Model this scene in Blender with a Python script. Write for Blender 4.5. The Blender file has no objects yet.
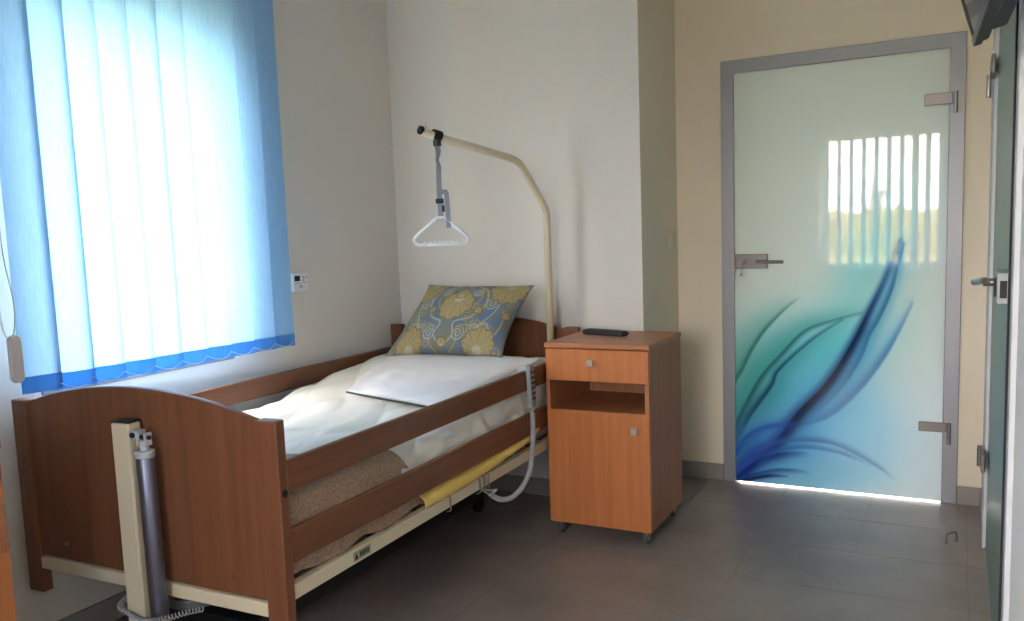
import bpy, bmesh, math, random
import numpy as np
from mathutils import Vector, Matrix, noise
random.seed(7)
PI = math.pi
S = bpy.context.scene
COL = S.collection

# ------------------------------------------------------------------ materials
def lin(c):
    return tuple(((v/255)/12.92 if v/255 <= .04045 else ((v/255+.055)/1.055)**2.4) for v in c[:3])
def new_mat(name):
    m = bpy.data.materials.new(name); m.use_nodes = True
    return m, m.node_tree.nodes, m.node_tree.links, m.node_tree.nodes['Principled BSDF']
def mat(name, rgb, rough=.5, metal=0, spec=.5, bump=0, bscale=60, var=0, vscale=6, coat=0):
    m, n, l, b = new_mat(name)
    c = (*lin(rgb), 1)
    b.inputs['Base Color'].default_value = c; b.inputs['Roughness'].default_value = rough
    b.inputs['Metallic'].default_value = metal; b.inputs['Specular IOR Level'].default_value = spec
    b.inputs['Coat Weight'].default_value = coat
    tc = n.new('ShaderNodeTexCoord')
    if var:
        t = n.new('ShaderNodeTexNoise'); t.inputs['Scale'].default_value = vscale; t.inputs['Detail'].default_value = 6
        l.new(tc.outputs['Object'], t.inputs['Vector'])
        r = n.new('ShaderNodeValToRGB')
        r.color_ramp.elements[0].position = .3; r.color_ramp.elements[1].position = .7
        r.color_ramp.elements[0].color = (*[v*(1-var) for v in c[:3]], 1)
        r.color_ramp.elements[1].color = (*[min(1, v*(1+var)) for v in c[:3]], 1)
        l.new(t.outputs['Fac'], r.inputs['Fac']); l.new(r.outputs['Color'], b.inputs['Base Color'])
    if bump:
        t = n.new('ShaderNodeTexNoise'); t.inputs['Scale'].default_value = bscale; t.inputs['Detail'].default_value = 4
        l.new(tc.outputs['Object'], t.inputs['Vector'])
        bp = n.new('ShaderNodeBump'); bp.inputs['Strength'].default_value = bump; bp.inputs['Distance'].default_value = .003
        l.new(t.outputs['Fac'], bp.inputs['Height']); l.new(bp.outputs['Normal'], b.inputs['Normal'])
    return m
def wood(name, axis, a=(126, 80, 54), d=(106, 64, 43), rough=.38):
    m, n, l, b = new_mat(name)
    tc = n.new('ShaderNodeTexCoord'); mp = n.new('ShaderNodeMapping')
    sc = [38, 38, 38]; sc[axis] = 1.6; mp.inputs['Scale'].default_value = sc
    l.new(tc.outputs['Object'], mp.inputs['Vector'])
    t = n.new('ShaderNodeTexNoise'); t.inputs['Scale'].default_value = 1; t.inputs['Detail'].default_value = 8; t.inputs['Roughness'].default_value = .6
    l.new(mp.outputs['Vector'], t.inputs['Vector'])
    r = n.new('ShaderNodeValToRGB'); r.color_ramp.elements[0].position = .3; r.color_ramp.elements[1].position = .68
    r.color_ramp.elements[0].color = (*lin(d), 1); r.color_ramp.elements[1].color = (*lin(a), 1)
    l.new(t.outputs['Fac'], r.inputs['Fac']); l.new(r.outputs['Color'], b.inputs['Base Color'])
    b.inputs['Roughness'].default_value = rough
    bp = n.new('ShaderNodeBump'); bp.inputs['Strength'].default_value = .12; bp.inputs['Distance'].default_value = .001
    l.new(t.outputs['Fac'], bp.inputs['Height']); l.new(bp.outputs['Normal'], b.inputs['Normal'])
    return m
def attr_mat(name, rough, spec=.5, coat=0, bump=0):
    m, n, l, b = new_mat(name)
    a = n.new('ShaderNodeAttribute'); a.attribute_name = 'print'
    l.new(a.outputs['Color'], b.inputs['Base Color'])
    b.inputs['Roughness'].default_value = rough; b.inputs['Specular IOR Level'].default_value = spec
    b.inputs['Coat Weight'].default_value = coat; b.inputs['Coat Roughness'].default_value = .01
    if bump:
        tc = n.new('ShaderNodeTexCoord'); t = n.new('ShaderNodeTexNoise'); t.inputs['Scale'].default_value = 260
        l.new(tc.outputs['Object'], t.inputs['Vector'])
        bp = n.new('ShaderNodeBump'); bp.inputs['Strength'].default_value = bump; bp.inputs['Distance'].default_value = .002
        l.new(t.outputs['Fac'], bp.inputs['Height']); l.new(bp.outputs['Normal'], b.inputs['Normal'])
    if name == 'printed_glass':          # frosted glass, a little corridor light comes through
        tb = n.new('ShaderNodeBsdfTranslucent'); l.new(a.outputs['Color'], tb.inputs['Color'])
        mx = n.new('ShaderNodeMixShader'); mx.inputs[0].default_value = .085
        l.new(b.outputs[0], mx.inputs[1]); l.new(tb.outputs[0], mx.inputs[2]); l.new(mx.outputs[0], n['Material Output'].inputs['Surface'])
    return m
def cloth(name, rgb, rgb2=None, weave=0, scale=160, rough=.9):
    """woven cloth, optional two-tone herringbone weave"""
    m, n, l, b = new_mat(name)
    b.inputs['Base Color'].default_value = (*lin(rgb), 1); b.inputs['Roughness'].default_value = rough
    b.inputs['Sheen Weight'].default_value = .15; b.inputs['Specular IOR Level'].default_value = .2
    uv = n.new('ShaderNodeTexCoord')
    if weave:
        w1 = n.new('ShaderNodeTexWave'); w1.bands_direction = 'DIAGONAL'; w1.inputs['Scale'].default_value = scale
        w1.inputs['Distortion'].default_value = 1.2; w1.inputs['Detail'].default_value = 1
        w2 = n.new('ShaderNodeTexVoronoi'); w2.inputs['Scale'].default_value = scale*1.1
        l.new(uv.outputs['UV'], w1.inputs['Vector']); l.new(uv.outputs['UV'], w2.inputs['Vector'])
        mx = n.new('ShaderNodeMath'); mx.operation = 'MULTIPLY'
        l.new(w1.outputs['Fac'], mx.inputs[0]); l.new(w2.outputs['Distance'], mx.inputs[1])
        r = n.new('ShaderNodeValToRGB'); r.color_ramp.elements[0].color = (*lin(rgb2), 1); r.color_ramp.elements[1].color = (*lin(rgb), 1)
        r.color_ramp.elements[0].position = .05; r.color_ramp.elements[1].position = .45
        l.new(mx.outputs[0], r.inputs['Fac']); l.new(r.outputs['Color'], b.inputs['Base Color'])
        bp = n.new('ShaderNodeBump'); bp.inputs['Strength'].default_value = .5; bp.inputs['Distance'].default_value = .003
        l.new(mx.outputs[0], bp.inputs['Height']); l.new(bp.outputs['Normal'], b.inputs['Normal'])
    else:
        t = n.new('ShaderNodeTexNoise'); t.inputs['Scale'].default_value = 18; t.inputs['Detail'].default_value = 5
        l.new(uv.outputs['Object'], t.inputs['Vector'])
        bp = n.new('ShaderNodeBump'); bp.inputs['Strength'].default_value = .25; bp.inputs['Distance'].default_value = .01
        l.new(t.outputs['Fac'], bp.inputs['Height']); l.new(bp.outputs['Normal'], b.inputs['Normal'])
    return m
def slat_mat(name, rgb, tr, dens=.75):
    """blind fabric that lets daylight through"""
    m, n, l, b = new_mat(name); n.remove(b)
    out = n['Material Output']
    tc = n.new('ShaderNodeTexCoord'); mp = n.new('ShaderNodeMapping'); mp.inputs['Scale'].default_value = (260, 260, 14)
    t = n.new('ShaderNodeTexNoise'); t.inputs['Scale'].default_value = 1; t.inputs['Detail'].default_value = 3
    l.new(tc.outputs['Object'], mp.inputs['Vector']); l.new(mp.outputs['Vector'], t.inputs['Vector'])
    def ramp(c):
        r = n.new('ShaderNodeValToRGB'); r.color_ramp.elements[0].color = (*[v*.92 for v in c], 1); r.color_ramp.elements[1].color = (*[min(1, v*1.05) for v in c], 1)
        r.color_ramp.elements[0].position = .35; r.color_ramp.elements[1].position = .65
        l.new(t.outputs['Fac'], r.inputs['Fac']); return r
    d = n.new('ShaderNodeBsdfDiffuse'); l.new(ramp(lin(rgb)).outputs['Color'], d.inputs['Color'])
    tb = n.new('ShaderNodeBsdfTranslucent'); l.new(ramp(lin(tr)).outputs['Color'], tb.inputs['Color'])
    mx = n.new('ShaderNodeMixShader'); mx.inputs[0].default_value = dens
    l.new(d.outputs[0], mx.inputs[1]); l.new(tb.outputs[0], mx.inputs[2]); l.new(mx.outputs[0], out.inputs['Surface'])
    return m

M = dict(
    wall=mat('wall_offwhite_paint', (225, 220, 213), .85, bump=.12, bscale=90),
    cream=mat('wall_cream_paint', (234, 221, 200), .85, bump=.12, bscale=90),
    ceil=mat('ceiling_paint', (232, 228, 220), .9),
    skirt=mat('skirting_tile', (150, 142, 138), .5, var=.12, vscale=9),
    tile=mat('floor_tile', (146, 135, 130), .33, spec=.5, var=.16, vscale=3.2, bump=.05, bscale=30),
    grout=mat('floor_grout', (150, 140, 128), .9),
    wz=wood('beech_wood_upright', 2), wy=wood('beech_wood_lengthwise', 1), wx=wood('beech_wood_crosswise', 0),
    wedge=mat('darker_wood_edge', (120, 66, 36), .4),
    cz=wood('cabinet_veneer', 2, (204, 128, 76), (186, 110, 62), .4),
    ctop=wood('cabinet_top_veneer', 0, (192, 126, 86), (172, 108, 70), .4),
    cdark=wood('cabinet_side_veneer', 2, (182, 120, 80), (164, 104, 66), .55),
    steelcream=mat('cream_lacquered_steel', (216, 202, 174), .38),
    frame=mat('brushed_aluminium_frame', (150, 150, 156), .42, metal=.45),
    lframe=mat('pale_anodised_frame', (206, 208, 214), .45, metal=.1),
    nearw=mat('wall_white_paint', (240, 240, 240), .8, bump=.1, bscale=90),
    knob=mat('satin_nickel_knob', (205, 200, 192), .3, metal=.5),
    wheel=mat('grey_rubber_wheel', (74, 76, 80), .6),
    switch=mat('cream_plastic', (214, 206, 188), .4),
    cordw=mat('beige_plastic', (206, 196, 192), .4),
    sill=mat('grey_window_sill', (150, 152, 156), .5),
    steel=mat('brushed_steel', (150, 146, 144), .3, metal=.9),
    satin=mat('satin_steel_plate', (128, 120, 118), .35, metal=.6),
    chrome=mat('chrome', (215, 215, 215), .12, metal=1),
    alu=mat('anodised_tube', (120, 120, 136), .33, metal=.85),
    black=mat('black_plastic', (14, 14, 15), .5),
    rubber=mat('black_rubber', (24, 24, 25), .7),
    dark=mat('dark_steel_base', (30, 30, 33), .5),
    white=mat('white_plastic', (232, 234, 238), .35),
    grey=mat('grey_plastic', (150, 152, 158), .45),
    lgrey=mat('light_grey_plastic', (182, 184, 188), .45),
    strap=mat('grey_woven_strap', (142, 147, 160), .85),
    screen=mat('glossy_screen', (12, 12, 13), .06),
    tvgrey=mat('silver_grey_plastic', (96, 96, 98), .4),
    sheet=cloth('white_cotton_sheet', (232, 228, 226)), quilt=cloth('cream_white_quilt', (234, 230, 222)),
    pcase=cloth('white_pillow_case', (238, 236, 238)),
    yellow=cloth('yellow_sheet', (236, 200, 104)),
    blanket=cloth('tan_waffle_blanket', (196, 166, 140), (116, 90, 70), weave=1, scale=150),
    green=mat('dark_green_trim', (52, 74, 56), .8, var=.5, vscale=60),
    slat=slat_mat('blue_blind_fabric', (150, 188, 226), (140, 192, 240), .28),
    pocket=slat_mat('doubled_blue_fabric', (96, 154, 212), (104, 172, 232), .42),
    bead=mat('clear_bead_chain', (205, 222, 235), .3),
    brocade=attr_mat('brocade_fabric', .75, .3, bump=.2),
    doorprint=attr_mat('printed_glass', .02, .5, coat=0),
    greenglass=mat('green_tinted_glass', (112, 136, 124), .35),
    sticker=mat('paper_sticker', (170, 166, 140), .6),
    grass=mat('meadow_grass', (150, 140, 96), .95, var=.3, vscale=.4),
    bark=mat('bare_branches', (104, 88, 74), .9),
    pvc=mat('white_window_frame', (225, 228, 230), .4),
)
gm, gn, gl, gb = new_mat('window_glass'); gn.remove(gb)
_t = gn.new('ShaderNodeBsdfTransparent'); _g = gn.new('ShaderNodeBsdfGlossy'); _g.inputs['Roughness'].default_value = .02
_x = gn.new('ShaderNodeMixShader'); _x.inputs[0].default_value = .06
gl.new(_t.outputs[0], _x.inputs[1]); gl.new(_g.outputs[0], _x.inputs[2]); gl.new(_x.outputs[0], gn['Material Output'].inputs['Surface'])
M['glass'] = gm

# ------------------------------------------------------------------ mesh helpers
def BM(): return bmesh.new()
def link(o, parent=None):
    COL.objects.link(o)
    if parent: o.parent = parent
    return o
def obj(name, bm, m, parent=None, smooth=False, bevel=0, seg=2, rec=True):
    if rec: bmesh.ops.recalc_face_normals(bm, faces=bm.faces)
    me = bpy.data.meshes.new(name); bm.to_mesh(me); bm.free()
    for x in (m if isinstance(m, (list, tuple)) else [m]): me.materials.append(x)
    if smooth:
        for f in me.polygons: f.use_smooth = True
    o = bpy.data.objects.new(name, me); link(o, parent)
    if bevel:
        b = o.modifiers.new('edge', 'BEVEL'); b.width = bevel; b.segments = seg; b.limit_method = 'ANGLE'; b.angle_limit = math.radians(40)
    return o
def tag(o, label=None, cat=None, group=None, kind=None):
    if label: o['label'] = label
    if cat: o['category'] = cat
    if group: o['group'] = group
    if kind: o['kind'] = kind
    return o
def empty(name, loc, rz=0, **k):
    o = bpy.data.objects.new(name, None); o.location = loc; o.rotation_euler = (0, 0, rz); o.empty_display_size = .1
    COL.objects.link(o); return tag(o, **k)
def box(bm, x0, x1, y0, y1, z0, z1, mi=0):
    vs = [bm.verts.new((x, y, z)) for x in (x0, x1) for y in (y0, y1) for z in (z0, z1)]
    for f in ((0, 1, 3, 2), (4, 6, 7, 5), (0, 4, 5, 1), (2, 3, 7, 6), (0, 2, 6, 4), (1, 5, 7, 3)):
        bm.faces.new([vs[i] for i in f]).material_index = mi
    return vs
def cyl(bm, c, r, h, axis='Z', n=24, r2=None):
    """closed cylinder centred on c"""
    r2 = r if r2 is None else r2
    A = {'X': (Vector((0, 1, 0)), Vector((0, 0, 1)), Vector((1, 0, 0))), 'Y': (Vector((1, 0, 0)), Vector((0, 0, 1)), Vector((0, 1, 0))), 'Z': (Vector((1, 0, 0)), Vector((0, 1, 0)), Vector((0, 0, 1)))}[axis]
    c = Vector(c); rings = []
    for s, rr in ((-1, r), (1, r2)):
        rings.append([bm.verts.new(c+A[2]*s*h/2+A[0]*rr*math.cos(2*PI*k/n)+A[1]*rr*math.sin(2*PI*k/n)) for k in range(n)])
    for k in range(n): bm.faces.new((rings[0][k], rings[0][(k+1) % n], rings[1][(k+1) % n], rings[1][k]))
    bm.faces.new(rings[0][::-1]); bm.faces.new(rings[1])
def tube(bm, pts, r, n=10, cap=True, closed=False, flat=None):
    pts = [Vector(p) for p in pts]; N = len(pts); rings = []; up = None
    for i, p in enumerate(pts):
        a = pts[i-1] if (i or closed) else p; b = pts[(i+1) % N] if (i < N-1 or closed) else p
        t = (b-a).normalized()
        if up is None:
            up = Vector((0, 0, 1)) if abs(t.z) < .9 else Vector((0, 1, 0))
        s = t.cross(up).normalized(); up = s.cross(t).normalized()
        ra = r if not flat else flat[0]; rb = r if not flat else flat[1]
        rings.append([bm.verts.new(p+s*ra*math.cos(2*PI*k/n)+up*rb*math.sin(2*PI*k/n)) for k in range(n)])
    for i in range(N if closed else N-1):
        A, B = rings[i], rings[(i+1) % N]
        for k in range(n): bm.faces.new((A[k], A[(k+1) % n], B[(k+1) % n], B[k]))
    if cap and not closed: bm.faces.new(rings[0][::-1]); bm.faces.new(rings[-1])
def smooth_path(pts, n=8):
    """Catmull-Rom"""
    P = [Vector(p) for p in pts]; P = [P[0]*2-P[1]]+P+[P[-1]*2-P[-2]]; out = []
    for i in range(1, len(P)-2):
        for k in range(n):
            t = k/n; a, b, c, d = P[i-1:i+3]
            out.append(.5*((2*b)+(-a+c)*t+(2*a-5*b+4*c-d)*t*t+(-a+3*b-3*c+d)*t**3))
    out.append(P[-2]); return out
def prism(bm, pts, axis, a, b):
    """outline pts (2-D) extruded along axis from a to b"""
    def P(u, v, w): return {'X': (w, u, v), 'Y': (u, w, v), 'Z': (u, v, w)}[axis]
    A = [bm.verts.new(P(u, v, a)) for u, v in pts]; B = [bm.verts.new(P(u, v, b)) for u, v in pts]
    n = len(pts)
    bm.faces.new(A); bm.faces.new(B[::-1])
    for i in range(n): bm.faces.new((A[i], B[i], B[(i+1) % n], A[(i+1) % n]))
def bx(name, dims, m, parent=None, bevel=.0, **k):
    b = BM(); box(b, *dims); return obj(name, b, m, parent, bevel=bevel, **k)
def struct(o, label=None):
    o['kind'] = 'structure'
    if label: o['label'] = label
    return o
def grid(bm, nu, nv, fn, uvl=None):
    V = [[bm.verts.new(fn(i/nu, j/nv)) for j in range(nv+1)] for i in range(nu+1)]
    for i in range(nu):
        for j in range(nv): bm.faces.new((V[i][j], V[i+1][j], V[i+1][j+1], V[i][j+1]))
    return V
def add_uv(o, fn):
    me = o.data; uv = me.uv_layers.new(name='UVMap')
    for l in me.loops: uv.data[l.index].uv = fn(me.vertices[l.vertex_index].co)
def copy_tree(o, parent=None):
    c = o.copy(); COL.objects.link(c)
    if parent: c.parent = parent
    for ch in list(o.children): copy_tree(ch, c)
    return c

# ------------------------------------------------------------------ room measures
XR = 2.755; YD = 4.311; YB = 3.745; XS = 1.354; YF = -1.2; ZC = 2.75; T = .25
DX0, DX1 = 1.647, 2.590; FO = .063; DH = 2.05
# floor: grout bed with slightly raised tiles
b = BM(); box(b, -T, XR+T, YF-T, YD+.9, -.15, -.0012, 1)
ys = [YF-.10]; y = 3.51
rows = sorted([3.51-.405*k for k in range(0, 13)] + [3.91, 4.311, 4.71, 5.1])
for j in range(len(rows)-1):
    y0, y1 = rows[j], rows[j+1]
    if y1 < YF: continue
    step = .3925 if y0 >= 3.5 else .785
    x = 1.12-step*4
    while x < XR+.2:
        g = .0016
        xa, xb = max(x+g, -.02), min(x+step-g, XR+.05)
        if xb > xa: box(b, xa, xb, y0+g, y1-g, -.0012, 0, 0)
        x += step
struct(obj('floor', b, [M['tile'], M['grout']]))
struct(bx('ceiling', (-T, XR+T, YF-T, YD+.25, ZC, ZC+.15), M['ceil']))

WY0, WY1, WZ0, WZ1 = 1.70, 2.54, .862, 2.20       # window opening in the left wall
b = BM()
box(b, -T, 0, YF-T, WY0, 0, ZC); box(b, -T, 0, WY1, YB+.3, 0, ZC)
box(b, -T, 0, WY0, WY1, 0, WZ0); box(b, -T, 0, WY0, WY1, WZ1, ZC)
struct(obj('wall_left', b, M['wall']))
b = BM(); box(b, 0, XS, YB, YD+.25, 0, ZC)
o = obj('wall_back_left', b, [M['wall'], M['cream']]); struct(o)
for f in o.data.polygons:
    if f.normal.x > .9: f.material_index = 1
b = BM()
box(b, XS, DX0-FO+.004, YD, YD+.25, 0, ZC); box(b, DX1+FO-.004, XR+T, YD, YD+.25, 0, ZC)
box(b, DX0-FO+.004, DX1+FO-.004, YD, YD+.25, DH+FO-.004, ZC)
struct(obj('wall_back_right', b, M['cream']))
RY0, RY1 = 2.40, 3.93                               # door opening in the right wall
b = BM()
box(b, XR, XR+T, YF-T, RY0, 0, ZC); box(b, XR, XR+T, RY1, YD, 0, ZC); box(b, XR, XR+T, RY0, RY1, 2.13, ZC)
struct(obj('wall_right', b, M['nearw']))
BX0, BX1, BZ0, BZ1 = 1.30, 2.56, .80, 2.24        # window opening behind the camera
b = BM()
box(b, 0, BX0, YF-T, YF, 0, ZC); box(b, BX1, XR, YF-T, YF, 0, ZC)
box(b, BX0, BX1, YF-T, YF, 0, BZ0); box(b, BX0, BX1, YF-T, YF, BZ1, ZC)
struct(obj('wall_front', b, M['wall']))
def skirt(name, *d): struct(bx(name, d, M['skirt'], bevel=.002))
skirt('baseboard_left', 0, .012, YF, YB, 0, .085)
skirt('baseboard_back_left', .012, XS+.012, YB-.012, YB, 0, .085)
skirt('baseboard_back_return', XS, XS+.012, YB, YD-.012, 0, .085)
skirt('baseboard_back_middle', XS, DX0-FO-.001, YD-.012, YD, 0, .085)
skirt('baseboard_back_right', DX1+FO+.001, XR, YD-.012, YD, 0, .085)
skirt('baseboard_right', XR-.012, XR, RY1+.03, YD-.012, 0, .085)
skirt('baseboard_front', .012, XR, YF, YF+.012, 0, .085)
skirt('baseboard_right_near', XR-.012, XR, YF+.012, RY0-.30, 0, .085)

# ------------------------------------------------------------------ windows
def window(name, ax, a0, a1, z0, z1, plane, sign, sill):
    """frame, glass and sill in an opening; ax 'Y': opening runs along y"""
    root = empty(name, (0, 0, 0)); root['kind'] = 'structure'
    def bb(bm, u0, u1, w0, w1, q0, q1):
        if ax == 'Y': box(bm, min(w0, w1), max(w0, w1), u0, u1, q0, q1)
        else: box(bm, u0, u1, min(w0, w1), max(w0, w1), q0, q1)
    p0, p1 = plane, plane+sign*.06
    f = BM(); w = .06; m_ = a0+(a1-a0)*.74 if ax == 'X' else (a0+a1)/2
    bb(f, a0, a0+w, p0, p1, z0, z1); bb(f, a1-w, a1, p0, p1, z0, z1)
    bb(f, a0+w, a1-w, p0, p1, z0, z0+w); bb(f, a0+w, a1-w, p0, p1, z1-w, z1)
    bb(f, m_-.035, m_+.035, p0, p1, z0+w, z1-w)
    obj('window_frame', f, M['pvc'], root, bevel=.004)
    g = BM(); pm = (p0+p1)/2
    bb(g, a0+w, m_-.035, pm-.003, pm+.003, z0+w, z1-w); bb(g, m_+.035, a1-w, pm-.003, pm+.003, z0+w, z1-w)
    obj('window_glass', g, M['glass'], root)
    s = BM(); bb(s, a0, a1, plane, plane-sign*.176 if ax == 'Y' else plane-sign*.17, z0-.022, z0)
    obj('window_sill', s, M['sill'], root, bevel=.004)
    return root
window('window_1', 'Y', WY0, WY1, WZ0+.002, WZ1, -.17, -1, .07)
window('window_2', 'X', BX0, BX1, BZ0+.002, BZ1, YF-.14, -1, 0)

# vertical blind in front of the left window
bl = empty('vertical_blind', (.10, 0, 0), label='light blue vertical blind with weighted slats covering the window', cat='blind')
def slat(y0, y1, z0, z1, xoff, ang, top):
    w = .127; yc = (y0+y1)/2
    ca, sa = math.cos(ang), math.sin(ang)
    def P(u, z, t):                     # u in -.5..+.5 across
        d = u*w; bow = .006*(1-(2*u)**2)
        return (xoff+d*sa+(bow+t)*ca, yc+d*ca-(bow+t)*sa, z)
    def sheet(za, zb, th, nz):
        m_ = BM(); N = 8
        for s_ in (0, 1):
            V = [[m_.verts.new(P(-.5+i/N, za+(zb-za)*j/nz, th*s_)) for j in range(nz+1)] for i in range(N+1)]
            for i in range(N):
                for j in range(nz):
                    q = (V[i][j], V[i+1][j], V[i+1][j+1], V[i][j+1]); m_.faces.new(q if s_ else q[::-1])
        return m_
    m_ = BM(); V = [[m_.verts.new(P(-.5+i/8, z0+.045+(z1-z0-.045)*j/6, 0)) for j in range(7)] for i in range(9)]
    for i in range(8):
        for j in range(6): m_.faces.new((V[i][j], V[i+1][j], V[i+1][j+1], V[i][j+1]))
    s = obj('slat', m_, M['slat'], bl, smooth=True)
    m_ = sheet(z0, z0+.052, .003, 1)
    obj('weight_pocket', m_, M['pocket'], s, smooth=True)['label'] = 'darker blue weighted hem'
    return P
yb_ = [1.567, 1.70, 1.814, 1.934, 2.062, 2.179, 2.299, 2.426, 2.541, 2.667, 2.77]
Ps = []
for i in range(10):
    a = math.radians(12 if i else 6)
    Ps.append(slat(yb_[i]-.003, yb_[i+1]+.003, .868 if i else .876, 2.42, .012 if i == 0 else 0, a, 0))
for i in range(9):
    A = Vector(Ps[i](.42, .885, .006)); B = Vector(Ps[i+1](.42, .885, .006)); m_ = BM()
    pts = []
    for k in range(13):
        t = k/12; q = A.lerp(B, t); q.z -= .02*4*t*(1-t)*1.0-.008; q.x += .012*math.sin(PI*t); pts.append(q)
    tube(m_, pts, .0011, 5)
    obj('bead_chain', m_, M['bead'], bl, smooth=True)
b = BM(); box(b, -.03, .025, 1.50, 2.80, 2.42, 2.47); box(b, -.10, -.01, 1.62, 1.66, 2.43, 2.46); box(b, -.10, -.01, 2.66, 2.70, 2.43, 2.46)
obj('head_rail', b, M['pvc'], bl, bevel=.004)
b = BM(); tube(b, smooth_path([(.03, 1.545, 2.42), (.03, 1.541, 1.8), (.03, 1.538, 1.35), (.03, 1.556, 1.17), (.03, 1.553, 1.09), (.03, 1.536, 1.055), (.03, 1.515, 1.10), (.03, 1.51, 1.35), (.03, 1.512, 1.8), (.03, 1.515, 2.42)]), .0018, 5)
obj('pull_cord', b, M['lgrey'], bl, smooth=True)
b = BM(); prism(b, [(1.549+.019*math.cos(t)*1.0, .99+.055*(1 if math.sin(t) > 0 else -1)+.018*math.sin(t)) for t in [2*PI*k/24+.01 for k in range(24)]], 'X', .015, .035)
obj('cord_weight', b, M['cordw'], bl, bevel=.004)

# vertical blind, turned open, at the window behind the camera
b2 = empty('vertical_blind', (0, YF+.09, 0), label='pale blue vertical blind turned open, seen only mirrored in the glass door', cat='blind')
b = BM(); box(b, 1.22, 2.64, -.025, .025, 2.42, 2.47); box(b, 1.3, 1.34, -.10, -.01, 2.43, 2.46); box(b, 2.5, 2.54, -.10, -.01, 2.43, 2.46)
obj('head_rail', b, M['pvc'], b2, bevel=.004)
for i in range(12):
    x = 1.27+i*.121; b = BM(); a = math.radians(65)
    c, s_ = math.cos(a)*.0635, math.sin(a)*.0635
    V = [b.verts.new(p) for p in ((x-c, -s_, .74), (x+c, s_, .74), (x+c, s_, 2.42), (x-c, -s_, 2.42))]; b.faces.new(V)
    o = obj('slat', b, M['slat'], b2)
    b = BM(); V = [b.verts.new(p) for p in ((x-c, -s_, .72), (x+c, s_, .72), (x+c, s_, .775), (x-c, -s_, .775))]; b.faces.new(V)
    obj('weight_pocket', b, M['pocket'], o)

# ------------------------------------------------------------------ printed glass door
def seg_dist(U, V, pts, w):
    """distance field to a polyline, returns signed distance and local width and t"""
    best = np.full(U.shape, 9.); wid = np.zeros(U.shape); tt = np.zeros(U.shape); sg = np.zeros(U.shape)
    n = len(pts)-1
    for i in range(n):
        ax, ay = pts[i]; bx_, by = pts[i+1]; dx, dy = bx_-ax, by-ay; L2 = dx*dx+dy*dy+1e-12
        t = np.clip(((U-ax)*dx+(V-ay)*dy)/L2, 0, 1)
        ex, ey = U-(ax+t*dx), V-(ay+t*dy); d = np.hypot(ex, ey); m_ = d < best
        best = np.where(m_, d, best); T_ = (i+t)/n; tt = np.where(m_, T_, tt)
        sg = np.where(m_, np.sign(dx*ey-dy*ex), sg)
    wid = np.interp(tt, np.linspace(0, 1, len(w)), w)
    return best*sg, wid, tt
def lin_np(c): return np.array(lin(c))
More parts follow.
